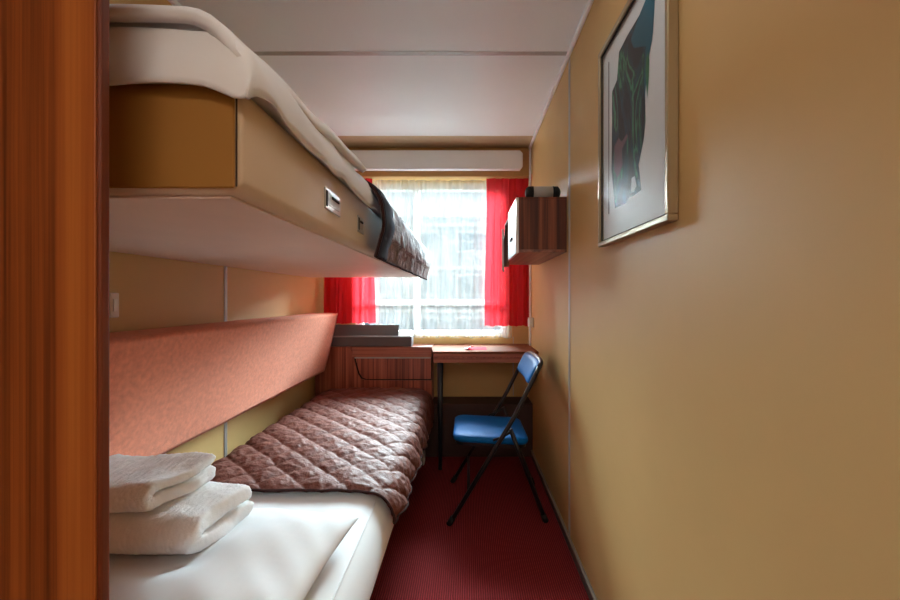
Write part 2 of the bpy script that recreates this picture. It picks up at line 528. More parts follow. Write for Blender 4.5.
# ------------------------------------------------------------------ desk and bedside cabinet
DZ = 0.731
CY = 2.672                      # cabinet front
DY = 2.43                       # desk front
dk = thing('desk', 'reddish brown wooden wall desk on one dark leg under the window', 'desk', (0.12, 2.6, 0))
obj('top', prism([(-0.207, DY), (XR - 0.002, DY), (XR - 0.002, YB - 0.001), (-0.233, YB - 0.001), (-0.233, 2.64)], 'z', DZ - 0.012, DZ, 0.002, 1), 'wood_top', dk)
obj('apron', box(-0.205, XR - 0.003, DY + 0.004, DY + 0.026, DZ - 0.068, DZ - 0.0125, 0.002, 1), 'wood_h', dk)
obj('edge_moulding', box(-0.206, XR - 0.003, DY - 0.003, DY + 0.004, DZ - 0.040, DZ - 0.034, 0.001, 1), 'wood_v', dk)
obj('side_apron', box(-0.205, -0.185, DY + 0.027, 2.659, DZ - 0.068, DZ - 0.0125, 0.002, 1), 'wood_h', dk)
leg = obj('leg', tube([(-0.165, 2.465, DZ - 0.07), (-0.165, 2.465, 0.35), (-0.165, 2.465, 0.012)], [0.019, 0.016, 0.011], 14), 'navy_metal', dk, smooth=True)
obj('foot', tube([(-0.165, 2.465, 0.014), (-0.165, 2.465, 0.001)], [0.012, 0.013], 12), 'rubber', leg)

cb = thing('bedside_cabinet', 'striped wood cabinet with a fold-down flap at the end of the lower bed', 'cabinet', (-0.6, 2.75, 0))
cx0, cx1 = XL + 0.015, -0.235
obj('body', box(cx0, cx1, CY + 0.012, YB - 0.002, 0.354, DZ - 0.0005), 'wood_v', cb)
# front with a rounded notch for the flap (px outline of the groove)
gx = lambda x: (x - 467) * CY / 400
gz = lambda y: EYE - (y - 298) * CY / 400
zt, zb = DZ - 0.0005, 0.30
gl = [(gx(349), zt), (gx(351.5), gz(350)), (gx(353.5), gz(357)), (gx(355), gz(364)), (gx(357.5), gz(374)), (gx(360.5), gz(379)), (gx(366), gz(380.5))]
fp = [(cx0, zb), (cx0, zt)] + gl + [(cx1, gz(380.5)), (cx1, zb)]
obj('front_panel', prism(fp, 'y', CY, CY + 0.0115, 0.0015, 1), 'wood_v', cb)
obj('flap_recess', box(gx(351), cx1 - 0.001, CY + 0.0116, CY + 0.0119, gz(383), gz(356)), 'hole', cb)  # black plate added to paint the shade in the gap around the flap
flap_pts = [(gx(355.6), gz(358.6)), (gx(357.0), gz(364)), (gx(359.4), gz(373)), (gx(362.3), gz(377.6)), (gx(366.5), gz(379.1)), (cx1 - 0.006, gz(379.1)), (cx1 - 0.006, gz(358.6))]
fo = obj('flap_door', prism(flap_pts, 'y', CY + 0.001, CY + 0.0115, 0.001, 1), 'wood_v', cb)
obj('metal_edge', box(gx(354.6), cx1 - 0.006, CY - 0.004, CY + 0.008, gz(358.4), gz(357.2), 0.001, 1), 'alu', fo)
obj('head_rail', box(gx(352.2), cx1, CY - 0.004, CY + 0.0115, gz(357.0), zt, 0.002, 1), 'wood_h', cb)

# dark grey tray on the cabinet
ty0, ty1 = 2.685, 2.785
tx0, tx1 = -0.93, -0.372
tr = thing('storage_tray', 'dark grey plastic tray with raised rim on the cabinet by the window', 'tray', ((tx0 + tx1) / 2, 2.74, DZ))
e = 0.0005
obj('base', box(tx0 + 0.013, tx1 - 0.013, ty0 + 0.013, ty1, DZ + e, DZ + 0.016, 0.002, 1), 'darkgrey', tr)
obj('front_wall', box(tx0, tx1, ty0, ty0 + 0.012, DZ + e, DZ + 0.062, 0.003, 2), 'darkgrey', tr)
obj('rim', join(box(tx0, tx1, ty0 - 0.003, ty0 + 0.016, DZ + 0.0625, DZ + 0.070, 0.002, 1)), 'midgrey', tr)
for xa, xb in ((tx0, tx0 + 0.012), (tx1 - 0.012, tx1)):
    obj('side_wall', prism([(ty0 + 0.0125, DZ + e), (ty1, DZ + e), (ty1, DZ + 0.092), (ty0 + 0.0125, DZ + 0.066)], 'x', xa, xb, 0.001, 1), 'midgrey', tr)
obj('sloping_back', prism([(ty0 + 0.035, DZ + 0.0165), (ty0 + 0.045, DZ + 0.0165), (ty1 + 0.005, DZ + 0.14), (ty1 - 0.005, DZ + 0.14)], 'x', tx0 + 0.014, tx1 - 0.10, 0.001, 1), 'darkgrey', tr)

# pink slip and pen on the desk
tag(obj('paper_slip', box(0.0, 0.125, 2.50, 2.66, DZ + 0.0004, DZ + 0.0018), 'pink', None, (0.05, 2.55, DZ)), 'flat pink paper slip lying on the desk', 'paper')
cf = [(-0.005, 2.52, DZ + 0.006), (0.018, 2.545, DZ + 0.016), (0.032, 2.565, DZ + 0.030), (0.030, 2.58, DZ + 0.018)]
bmc = grid(lambda u, v: (-0.012 + 0.045 * u + 0.006 * math.sin(5 * v), 2.50 + 0.07 * v + 0.01 * u, DZ + 0.002 + 0.022 * u * (1 - 0.7 * v) + 0.004 * math.sin(9 * u + 4 * v) ** 2), 8, 8)
tag(solid(obj('crumpled_tissue', bmc, 'pen', None, (0, 2.53, DZ), True), 0.0012), 'small pale pink crumpled tissue on the desk beside the paper slip', 'tissue')

# ------------------------------------------------------------------ lower bed
BY0, BY1 = 0.47, 2.655
bed = thing('lower_bed', 'low single bed with white fitted sheet along the yellow wall', 'bed', (-0.58, 1.5, 0))
prof = [(-0.905, 0.285), (-0.918, 0.34), (-0.91, 0.405), (-0.87, 0.436), (-0.70, 0.444), (-0.45, 0.444), (-0.32, 0.438), (-0.272, 0.415), (-0.246, 0.365), (-0.242, 0.31), (-0.25, 0.285)]
path, _ = smooth_path([(p[0], 0, p[1]) for p in prof], 44)
def bed_fn(u, v):
    p = path[min(44, int(round(u * 44)))]
    y = BY0 + (BY1 - BY0) * v
    return (p.x, y, p.z + 0.003 * nz(p.x, y, 0, 5))
bm = grid(bed_fn, 44, 60)
bmesh.ops.holes_fill(bm, edges=bm.edges[:])
obj('mattress', bm, 'sheet', bed, smooth=True)
obj('sheet_seam', tube([(-0.281 , y, 0.425 + 0.003 * nz(-0.281, y, 0, 5)) for y in [BY0 + 0.01 + k * 0.04 for k in range(20)]], 0.0022, 6), 'sheet', bed, smooth=True)
obj('base_frame', box(-0.90, -0.262, BY0, BY1, 0.235, 0.284, 0.004, 1), 'darkbase', bed)
for y in (0.56, 2.56):
    obj('leg', box(-0.33, -0.27, y - 0.04, y + 0.04, 0.001, 0.234, 0.004, 1), 'whiteplastic', bed)
    obj('leg', box(-0.88, -0.82, y - 0.04, y + 0.04, 0.001, 0.234, 0.004, 1), 'whiteplastic', bed)

def puff(a, b, p):
    u = (a + b) / p; v = (a - b) / p
    return (abs(math.sin(math.pi * u)) * abs(math.sin(math.pi * v))) ** 0.34

def make_quilt(name, label, m, prof, y0, y1, hemz, p, hgt, nu, nv, group, base, front=True, zdrop=0.0, band=0.0):
    pth, L = smooth_path([(a, 0, b) for a, b in prof], nu)
    zlow = prof[-1][1]
    rows = {}
    def f(u, v):
        i = min(nu, int(round(u * nu)))
        q = pth[i]; a = pth[max(0, i - 1)]; b = pth[min(nu, i + 1)]
        t = (b - a).normalized(); n = Vector((-t.z, 0, t.x))
        if n.z < 0 and abs(n.z) > 0.2: n = -n
        s = u * L
        y = y0 + (y1 - y0) * v
        # hanging part stretches to the hem line
        zh = hemz(y)
        z = q.z
        k = 0.0
        if s > L * 0.6 and q.z < prof[-2][1] + 0.05:
            top = prof[-2][1] + 0.05
            k = (top - q.z) / max(1e-6, top - zlow)
            z = top - k * (top - zh)
        ys = y + 0.010 * nz(q.x, y, z, 9) + 0.006 * nz(q.x, y, z, 22)
        ss = s + 0.010 * nz(q.x + 5, y, z, 9)
        pf = puff(ss, ys, p)
        h = hgt * pf - 0.007 * pf * abs(nz(q.x * 0.7 + y * 0.7, (y - q.x) * 0.35, z, 24)) + 0.002 * nz(q.x, y, z, 60) + 0.005 * nz(q.x, y, z, 6)
        edge = min(1.0, min(v * (nv), (1 - v) * nv) / 5.0)
        h *= 0.3 + 0.7 * edge
        if v > 0.96: z -= zdrop * ((v - 0.96) / 0.04) ** 2
        if k > 0:
            h += 0.006 * k * math.sin(y * 19)
        pos = Vector((q.x, ys if 0 < v < 1 else y, z)) + n * h
        rows[(i, int(round(v * nv)))] = pos.copy()
        return pos
    bm = grid(f, nu, nv)
    t = thing(name, label, 'bedspread', base, group)
    o = solid(obj('quilted_cover', bm, m, t, smooth=True), 0.006, -1.0)
    if band > 0:
        jb = int(round(band / (y1 - y0) * nv))
        bb_ = bmesh.new()
        i0 = int(nu * 0.55)
        gv = []
        for i in range(i0, nu + 1):
            row_ = []
            for j in range(jb + 1):
                a_ = rows[(max(0, i - 1), j)]; b_ = rows[(min(nu, i + 1), j)]
                t_ = b_ - a_; n_ = Vector((-t_.z, 0, t_.x)).normalized()
                if n_.x < 0 and n_.z < 0.2: n_ = -n_
                base_ = rows[(i, 0)].lerp(rows[(i, jb)], j / jb)
                row_.append(bb_.verts.new(base_ + n_ * (0.006 + 0.004 * math.sin(math.pi * j / jb))))
            gv.append(row_)
        for a_, b_ in zip(gv, gv[1:]):
            for j in range(jb):
                bb_.faces.new((a_[j], b_[j], b_[j + 1], a_[j + 1]))
        solid(obj('lining_band', bb_, 'lining', t, smooth=True), 0.002)
    near = [rows[(i, 0)] for i in range(nu + 1)]
    side = [rows[(nu, j)] for j in range(nv + 1)]
    obj('piping', tube(near + side[1:], 0.0045, 6), 'piping', t, smooth=True)
    return t, rows

prof_low = [(-0.945, 0.36), (-0.935, 0.425), (-0.89, 0.452), (-0.70, 0.460), (-0.45, 0.460), (-0.31, 0.455), (-0.25, 0.427), (-0.226, 0.375), (-0.222, 0.335)]
make_quilt('bedspread', 'shiny brown quilted bedspread on the lower bed', 'quilt', prof_low, 1.235, 2.655,
           lambda y: 0.362 - (y - 1.235) * 0.075, 0.135, 0.016, 190, 290, None, (-0.58, 1.9, 0.44), zdrop=0.02)

# ------------------------------------------------------------------ pillows
def pillow_bm(cx, cy, cz, hx, hy, hz, n=48, rot=0.0, pinch=0.05, wr=0.004, seed=0.0, flat=0.55, slope=(0, 0), pw=0.5, ex=2.6):
    bm = bmesh.new()
    def pt(u, v, s):
        e = (1 - abs(u) ** ex) * (1 - abs(v) ** ex)
        hgt = max(0, e) ** pw
        k = 1 - pinch * (1 - abs(u) ** 2) * abs(v) ** 3
        k2 = 1 - pinch * (1 - abs(v) ** 2) * abs(u) ** 3
        x = hx * u * k2; y = hy * v * k
        z = hz * hgt * (1 if s > 0 else -flat)
        z += s * wr * hgt * nz(u * 1.0 + seed, v, seed, 2.2) * 2 + s * wr * (1 - hgt) * math.sin(16 * (u + v) + seed) * hgt
        c, sn = math.cos(rot), math.sin(rot)
        return (cx + x * c - y * sn, cy + x * sn + y * c, cz + z + slope[0] * x + slope[1] * y)
    # parameter spacing denser towards the edge
    g = [math.sin(math.pi / 2 * (2 * i / n - 1)) for i in range(n + 1)]
    top = [[bm.verts.new(pt(u, v, 1)) for v in g] for u in g]
    bot = [[(top[i][j] if i in (0, n) or j in (0, n) else bm.verts.new(pt(u, v, -1))) for j, v in enumerate(g)] for i, u in enumerate(g)]
    for i in range(n):
        for j in range(n):
            bm.faces.new((top[i][j], top[i + 1][j], top[i + 1][j + 1], top[i][j + 1]))
            if not ((i in (0, n - 1)) and (j in (0, n - 1))) or True:
                q = (bot[i][j], bot[i][j + 1], bot[i + 1][j + 1], bot[i + 1][j])
                try: bm.faces.new(q)
                except ValueError: pass
    return bm

pl = thing('pillow', 'white pillow on the lower bed under the folded towels', 'pillow', (-0.60, 0.83, 0.445))
pbm = pillow_bm(-0.60, 0.82, 0.481, 0.305, 0.245, 0.082, seed=1.3, flat=0.40, pinch=0.05, wr=0.007, ex=2.1, rot=-0.05)
def sstep(a, b, x):
    t = min(1, max(0, (x - a) / (b - a)))
    return t * t * (3 - 2 * t)
for v in pbm.verts:                       # pressed down under the towels
    k = sstep(-0.47, -0.56, v.co.x) * sstep(0.70, 0.79, v.co.y) * sstep(1.06, 0.98, v.co.y)
    lim = 0.529
    if v.co.z > lim:
        v.co.z -= (v.co.z - lim) * k
pb = obj('pillow_case', pbm, 'sheet', pl, smooth=True)

# ------------------------------------------------------------------ folded towels
def towel(name, label, x0, x1, y0, y1, z0, th, layers, seed, skew=0.0, rise=0.0):
    """thick cloth folded over at the front: ribbon outline in (y,z) swept along x"""
    gap = 0.004
    # centre line of the ribbon
    cl_ = []
    z = z0 + th / 2
    for k in range(layers):
        ya, yb = (y1, y0 + th) if k % 2 == 0 else (y0 + th, y1 - th * 0.2)
        for i in range(9):
            cl_.append((ya + (yb - ya) * i / 8, z))
        if k < layers - 1:
            r = (th + gap) / 2
            cy_ = yb
            sgn = -1 if k % 2 == 0 else 1
            for i in range(1, 8):
                a = math.pi * i / 8
                cl_.append((cy_ + sgn * math.sin(a) * r * 1.5, z + r - r * math.cos(a)))
            z += th + gap
    n = len(cl_)
    left, right = [], []
    for i, (y, zz) in enumerate(cl_):
        a = cl_[max(0, i - 1)]; b = cl_[min(n - 1, i + 1)]
        dy, dz = b[0] - a[0], b[1] - a[1]
        l = math.hypot(dy, dz) or 1
        nx, nzv = -dz / l, dy / l
        left.append((y + nx * th / 2, zz + nzv * th / 2)); right.append((y - nx * th / 2, zz - nzv * th / 2))
    def cap(c, a, b):
        return [(c[0] + (a[0] - c[0]) * math.cos(t) + (b[0] - c[0]) * math.sin(t), c[1] + (a[1] - c[1]) * math.cos(t) + (b[1] - c[1]) * math.sin(t)) for t in []]
    outline = left + right[::-1]
    bm = bmesh.new()
    nx_ = 40
    rings = []
    for i in range(nx_ + 1):
        u = i / nx_
        # rounded outer ends
        end = min(1, min(u, 1 - u) * (x1 - x0) / (th * 0.8))
        sh = 1 - 0.30 * (1 - math.sqrt(max(0, 1 - (1 - end) ** 2)))
        ring = []
        for k, (y, zz) in enumerate(outline):
            c = cl_[k] if k < n else cl_[2 * n - 1 - k]
            yy = c[0] + (y - c[0]) * sh; z2 = c[1] + (zz - c[1]) * sh
            x = x0 + (x1 - x0) * u
            d = 0.010 * nz(x + seed, yy, z2, 10) + 0.003 * nz(x, yy + seed, z2, 55)
            f = (yy - y0) / (y1 - y0)
            hgt = (z2 - z0)
            ring.append(bm.verts.new((x + skew * f + 0.014 * nz(seed, yy, z2, 16) * (u ** 4), yy + d * 0.6, z2 + d * min(1, hgt / th) + rise * f * min(1, hgt / th))))
        rings.append(ring)
    m_ = len(outline)
    for i in range(nx_):
        for k in range(m_):
            bm.faces.new((rings[i][k], rings[i][(k + 1) % m_], rings[i + 1][(k + 1) % m_], rings[i + 1][k]))
    for ring, rev in ((rings[0], True), (rings[-1], False)):
        for k in range(n - 1):
            q = (ring[k], ring[k + 1], ring[m_ - 2 - k], ring[m_ - 1 - k])
            bm.faces.new(q[::-1] if rev else q)
    o = obj(name, bm, 'terry', None, ((x0 + x1) / 2, (y0 + y1) / 2, z0), True)
    sm = o.modifiers.new('round', 'SUBSURF'); sm.levels = 2; sm.render_levels = 2
    tx = bpy.data.textures.get('terry_loops') or bpy.data.textures.new('terry_loops', 'CLOUDS')
    tx.noise_scale = 0.006; tx.noise_depth = 1
    dm = o.modifiers.new('loops', 'DISPLACE'); dm.texture = tx; dm.strength = 0.0032; dm.mid_level = 0.5; dm.texture_coords = 'LOCAL'
    return tag(o, label, 'towel', 'folded towels on the pillow')
towel('folded_towel', 'thick white folded towel lying on the pillow, lower of two', -0.885, -0.545, 0.80, 0.975, 0.530, 0.040, 2, 2.0, skew=0.03)
towel('folded_towel', 'smaller white folded towel, upper of the two on the pillow', -0.885, -0.645, 0.80, 0.970, 0.619, 0.025, 2, 7.0, skew=0.045, rise=0.012)

# ------------------------------------------------------------------ back cushion on the left wall
cs = thing('back_cushion', 'long salmon pink velvet back cushion on the wall above the lower bed', 'cushion', (-0.95, 1.6, 0.6))
sec = [(XL + 0.0105, 0.595), (-0.945, 0.590), (-0.925, 0.604), (-0.852, 0.925), (-0.856, 0.948), (-0.885, 0.958), (XL + 0.0105, 0.958)]
bm = bmesh.new()
secd, _ = smooth_path([(a, 0, b) for a, b in sec], 48)
def cush(u, v):
    q = secd[min(48, int(round(u * 48)))]
    y = 0.47 + 2.15 * v
    return (q.x + 0.004 * nz(0, y, q.z, 4) * (1 if q.x > XL + 0.02 else 0), y, q.z + 0.003 * nz(3, y, q.z, 5))
bm = grid(cush, 48, 70)
bmesh.ops.holes_fill(bm, edges=bm.edges[:])
obj('velvet_cover', bm, 'velvet', cs, smooth=False)
for f in cs.children[0].data.polygons:
    f.use_smooth = len(f.vertices) == 4
obj('back_board', box(XL + 0.004, XL + 0.0095, 0.49, 2.60, 0.605, 0.945), 'wood_v', cs)

# ------------------------------------------------------------------ upper berth
UX, UY0, UY1, UZ0, UZ1 = -0.298, 0.525, 2.61, 1.195, 1.343
ub = thing('upper_berth', 'beige upholstered upper berth on the wall, seen from below', 'bunk bed', (-0.66, 1.55, UZ0))
def rprof(x0, x1, z0, z1, rb, rt):
    P = [(x0, z1), (x0, z0)]
    for i in range(9):
        a = -math.pi / 2 + math.pi / 2 * i / 8
        P.append((x1 - rb + rb * math.cos(a), z0 + rb + rb * math.sin(a)))
    for i in range(9):
        a = math.pi / 2 * i / 8
        P.append((x1 - rt + rt * math.cos(a), z1 - rt + rt * math.sin(a)))
    return P
# body: round front lower edge, round vertical corner at the near end
P = rprof(XL + 0.004, UX, UZ0, UZ1, 0.022, 0.02)
body = prism(P, 'y', UY0, UY1)
o = obj('upholstered_body', body, 'vinyl', ub)
md = o.modifiers.new('b', 'BEVEL'); md.width = 0.012; md.segments = 3; md.limit_method = 'ANGLE'; md.angle_limit = math.radians(60)
for f in o.data.polygons: f.use_smooth = len(f.vertices) == 4
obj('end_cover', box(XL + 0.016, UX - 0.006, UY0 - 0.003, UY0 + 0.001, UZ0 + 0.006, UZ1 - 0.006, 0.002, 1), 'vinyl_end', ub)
obj('corner_seam', tube([(UX - 0.004, UY0 - 0.001, UZ0 + 0.008), (UX - 0.004, UY0 - 0.001, UZ1 - 0.008)], 0.0012, 6), 'seam', ub)
obj('bottom_panel', box(XL + 0.006, UX - 0.02, UY0 + 0.014, UY1 - 0.014, UZ0 - 0.004, UZ0 - 0.0002, 0.001, 1), 'vinyl_under', ub)
def latch(y0, y1, z0, z1):
    r = obj('latch', box(UX - 0.001, UX + 0.003, y0, y1, z0, z1, 0.0015, 1), 'chrome', ub)
    obj('recess', box(UX + 0.0015, UX + 0.0034, y0 + 0.012, y1 - 0.012, z0 + 0.010, z1 - 0.008, 0.0005, 1), 'lightgrey', r)
    obj('finger_slot', box(UX + 0.002, UX + 0.0042, y0 + 0.002, y0 + 0.012, z0 + 0.006, z1 - 0.006, 0.0005, 1), 'hole', r)
    obj('bolt', box(UX + 0.002, UX + 0.006, (y0 + y1) / 2 - 0.012, y1 - 0.016, z1 - 0.018, z1 - 0.012, 0.001, 1), 'hole', r)
latch(0.835, 0.935, 1.245, 1.290)
latch(1.085, 1.145, 1.238, 1.283)
# wall hinges
for y in (0.9, 2.2):
    obj('hinge', box(XL + 0.0005, XL + 0.004, y - 0.04, y + 0.04, 1.20, 1.30), 'alu', ub)

# mattress with draped white sheet
um = thing('upper_mattress', 'mattress under a draped white sheet on the upper berth', 'mattress', (-0.66, 1.5, UZ1))
mp = [(-1.00, 1.346), (-1.01, 1.375), (-0.98, 1.392), (-0.70, 1.396), (-0.40, 1.394), (-0.325, 1.388), (-0.292, 1.366), (-0.288, 1.346)]
pth, _ = smooth_path([(a, 0, b) for a, b in mp], 40)
bm = grid(lambda u, v: (lambda q: (q.x, 0.53 + 2.05 * v, q.z + 0.002 * nz(q.x, 2 * v, 0, 6)))(pth[min(40, int(round(u * 40)))]), 40, 50)
bmesh.ops.holes_fill(bm, edges=bm.edges[:])
obj('mattress_body', bm, 'sheet', um, smooth=False)
# the sheet: hangs over the front edge and over the near end
sp = [(-0.99, 1.404), (-0.80, 1.410), (-0.50, 1.412), (-0.36, 1.412), (-0.318, 1.406), (-0.290, 1.388), (-0.279, 1.355), (-0.281, 1.322)]
sth, sL = smooth_path([(a, 0, b) for a, b in sp], 60)
def sheet_fn(u, v):
    i = min(60, int(round(u * 60))); q = sth[i]
    # v < .12: hanging over the near end
    if v < 0.14:
        t = v / 0.14
        ang = min(1, t / 0.5)
        y = 0.506 + 0.02 * t ** 2
        drop = (1 - t)
        over = max(0, (u - 0.62) / 0.38)
        fade = 1 - min(1, max(0, (u - 0.90) / 0.08))
        fade = fade * fade * (3 - 2 * fade)
        zz = max(1.312, q.z - drop * (0.085 * fade + 0.02 * (1 - fade)))
        return (q.x, y - 0.004 * math.sin(q.x * 30) * drop, zz + 0.003 * nz(q.x, 0, 0, 8))
    y = 0.526 + (1.26 - 0.526) * (v - 0.14) / 0.86
    k = max(0, (1.37 - q.z) / 0.05)
    z = q.z + 0.004 * nz(q.x, y, 0, 7) - 0.018 * k * nz(0, y, 1, 6) + 0.004 * math.sin(38 * y + 60 * q.z + 3 * nz(q.x, y, 0, 5)) * min(1, max(0, (u - 0.6) * 4))
    x = q.x + 0.004 * nz(9, y, q.z, 14) * min(1, k + 0.3)
    return (x, y, z)
bm = grid(sheet_fn, 60, 70)
solid(obj('sheet', bm, 'sheet', um, smooth=True), 0.003)

# folded duvet on top, its tip overhanging the edge
dv = thing('folded_duvet', 'flat folded white duvet over the near end of the upper berth', 'duvet', (-0.6, 0.78, 1.41))
def duv(u, v):
    a = 1 - abs(2 * u - 1) ** 6; b = 1 - abs(2 * v - 1) ** 6
    x = -0.985 + (0.985 - 0.297) * u; y = 0.515 + 0.55 * v
    x += 0.025 * v * u
    return x, y, max(0, a * b) ** 0.2
def duvtop(u, v):
    x, y, h = duv(u, v)
    sag = 0.050 * max(0, (u - 0.90) / 0.10) ** 2 * (1 - 0.5 * v)
    return (x, y, 1.418 + 0.020 * h - sag + 0.004 * nz(x, y, 0, 7) + 0.003 * math.sin(18 * x + 30 * y) * u ** 3)
o = obj('duvet_cover', grid(duvtop, 50, 50), 'sheet', dv, smooth=True)
solid(o, 0.014, 0.0)

up = thing('pillow', 'rumpled white pillow lying on the upper berth near the ceiling', 'pillow', (-0.66, 0.76, 1.44))
obj('pillow_case', pillow_bm(-0.665, 0.785, 1.441, 0.325, 0.25, 0.040, seed=4.0, wr=0.008, flat=0.85, slope=(-0.06, 0), pw=0.36), 'sheet', up, smooth=True)

# taupe quilt over the far half of the upper berth
prof_up = [(-1.0, 1.408), (-0.80, 1.412), (-0.50, 1.412), (-0.35, 1.408), (-0.285, 1.385), (-0.252, 1.335), (-0.246, 1.26), (-0.266, 1.185)]
make_quilt('bedspread', 'taupe grey quilted bedspread hanging over the far end of the upper berth', 'quilt_grey', prof_up, 1.165, 2.635,
           lambda y: 1.178, 0.12, 0.010, 150, 240, None, (-0.63, 1.9, 1.40), zdrop=0.0, band=0.13)

# ------------------------------------------------------------------ wall locker with a speaker on top
LX, LY0, LY1, LZ0, LZ1 = 0.2275, 1.75, 2.42, 1.258, 1.499
lk = thing('wall_locker', 'dark striped wood wall locker hanging beside the window', 'locker', (0.33, 2.1, LZ0))
t_ = 0.016
xw = XR - 0.001
obj('end_panel', box(LX, xw, LY0, LY0 + t_, LZ0 + 0.012, LZ1 - 0.010, 0.001, 1), 'wood_locker', lk)
obj('end_panel', box(LX, xw, LY1 - t_, LY1, LZ0 + 0.012, LZ1 - 0.010, 0.001, 1), 'wood_locker', lk)
obj('top_board', box(LX, xw, LY0 - 0.001, LY1, LZ1 - 0.0095, LZ1, 0.001, 1), 'wood_locker', lk)
obj('bottom_board', box(LX, xw, LY0 - 0.001, LY1, LZ0, LZ0 + 0.0115, 0.001, 1), 'wood_locker_bottom', lk)
obj('back_board', box(xw - 0.006, xw, LY0 + t_, LY1 - t_, LZ0 + 0.012, LZ1 - 0.01), 'wood_locker', lk)
dr = obj('door', box(LX - 0.013, LX - 0.001, LY0 + 0.001, 2.085, LZ0 - 0.004, LZ1 - 0.002, 0.001, 1), 'whiteplastic', lk)
obj('catch', box(LX - 0.020, LX - 0.0135, 1.88, 1.955, 1.330, 1.342, 0.002, 1), 'hole', dr)
# second leaf, slipped lower and standing out
pl2 = [(0.196, 2.225), (0.203, 2.225), (LX - 0.004, 2.40), (LX - 0.011, 2.40)]
d2 = obj('sagging_door', prism(pl2, 'z', 1.212, 1.440, 0.001, 1), 'wood_locker', lk)
obj('edging', box(0.1945, 0.2045, 2.219, 2.2245, 1.212, 1.440, 0.001, 1), 'whiteplastic', d2)
obj('inner_flap', box(0.205, 0.233, 2.215, 2.224, 1.230, 1.400, 0.001, 1), 'wood_locker', lk)

spk = thing('portable_speaker', 'small grey cylindrical speaker with black ends on the wall locker', 'speaker', (0.34, 1.80, LZ1))
sx0, sx1, sy, sr = 0.262, 0.418, 1.80, 0.0285
def cyl_x(xs, rs):
    return tube([(x, sy, LZ1 + 0.0305) for x in xs], rs, 24)
obj('body', cyl_x([sx0 + 0.035, sx1 - 0.035], [sr, sr]), 'lightgrey', spk, smooth=True)
obj('end_cap', cyl_x([sx0, sx0 + 0.004, sx0 + 0.012, sx0 + 0.0348], [0.012, 0.021, sr, sr + 0.0008]), 'hole', spk, smooth=True)
obj('end_cap', cyl_x([sx1 - 0.0348, sx1 - 0.012, sx1 - 0.004, sx1], [sr + 0.0008, sr, 0.021, 0.012]), 'hole', spk, smooth=True)
obj('base', box(sx0 + 0.02, sx1 - 0.02, sy - 0.012, sy + 0.012, LZ1 + 0.0002, LZ1 + 0.004), 'hole', spk)

# ------------------------------------------------------------------ framed picture on the right wall
FY0, FY1, FZ0, FZ1 = 0.824, 1.265, 1.217, 1.825
FX = XR - 0.024
pc = thing('framed_picture', 'framed dark teal abstract print with white mat on the tan wall', 'picture', (XR - 0.01, 1.08, FZ0))
fw = 0.014
obj('frame_rail', box(FX, XR - 0.001, FY0, FY1, FZ0, FZ0 + fw, 0.002, 1), 'frame', pc)
obj('frame_rail', box(FX, XR - 0.001, FY0, FY1, FZ1 - fw, FZ1, 0.002, 1), 'frame', pc)
obj('frame_stile', box(FX, XR - 0.001, FY0, FY0 + fw, FZ0 + fw, FZ1 - fw, 0.002, 1), 'frame', pc)
obj('frame_stile', box(FX, XR - 0.001, FY1 - fw, FY1, FZ0 + fw, FZ1 - fw, 0.002, 1), 'frame', pc)
obj('inner_bead', join(box(FX + 0.006, FX + 0.010, FY0 + fw, FY0 + fw + 0.004, FZ0 + fw, FZ1 - fw), box(FX + 0.006, FX + 0.010, FY1 - fw - 0.004, FY1 - fw, FZ0 + fw, FZ1 - fw),
    box(FX + 0.006, FX + 0.010, FY0 + fw + 0.004, FY1 - fw - 0.004, FZ0 + fw, FZ0 + fw + 0.004), box(FX + 0.006, FX + 0.010, FY0 + fw + 0.004, FY1 - fw - 0.004, FZ1 - fw - 0.004, FZ1 - fw)), 'hole', pc)
mb = obj('mat_board', box(FX + 0.014, XR - 0.004, FY0 + fw, FY1 - fw, FZ0 + fw, FZ1 - fw), 'paper', pc)
obj('glass_pane', box(FX + 0.007, FX + 0.0085, FY0 + fw + 0.004, FY1 - fw - 0.004, FZ0 + fw + 0.004, FZ1 - fw - 0.004), 'matt_glass', pc)
AX = FX + 0.0136
def pic(x, y):
    d = 400 * AX / (x - 467)
    return (d, EYE - (y - 298) * d / 400)
def art_mat():
    m, nt, p = new_mat('abstract_print')
    v = coords(nt, (1, 1, 0.4))
    w = nt.nodes.new('ShaderNodeTexNoise'); w.inputs['Scale'].default_value = 9; w.inputs['Detail'].default_value = 5; w.inputs['Distortion'].default_value = 2.4
    nt.links.new(v, w.inputs['Vector'])
    c = ramp(nt, w.outputs['Fac'], [(0.40, srgb(14, 14, 18)), (0.48, srgb(30, 34, 42)), (0.54, srgb(14, 66, 80)), (0.57, srgb(20, 20, 26)), (0.62, srgb(70, 146, 110)), (0.645, srgb(30, 24, 34))])
    nt.links.new(c, p.inputs['Base Color']); p.inputs['Roughness'].default_value = 0.7
    return m
M['art'] = art_mat()
M['art_pink'] = plain('print_mauve', srgb(132, 96, 108), 0.7, var=0.3)
M['art_green'] = plain('print_green', srgb(60, 120, 84), 0.7, var=0.3)
M['art_teal'] = plain('print_teal', srgb(24, 92, 112), 0.7, var=0.25)
def flat_print(name, pts, m, dx):
    return obj(name, prism([pic(*q) for q in pts], 'x', AX - dx, AX - dx + 0.0003), m, mb)
flat_print('print_figure', [(656, -26), (652, 40), (648, 60), (645, 95), (645.5, 122), (643.5, 140), (638.5, 165), (641, 190), (633, 196), (629, 197), (626, 203), (615, 208), (611.5, 170), (612, 122), (612, 92), (617, 80), (619, 52), (627, 36), (640, 14)], 'art', 0.0)
flat_print('print_backdrop', [(656.5, -26), (653, 34), (648.5, 60), (644.8, 100), (644.5, 70), (646, 46), (634, 48), (631, 40), (640, 14)], 'art_teal', 0.0006)
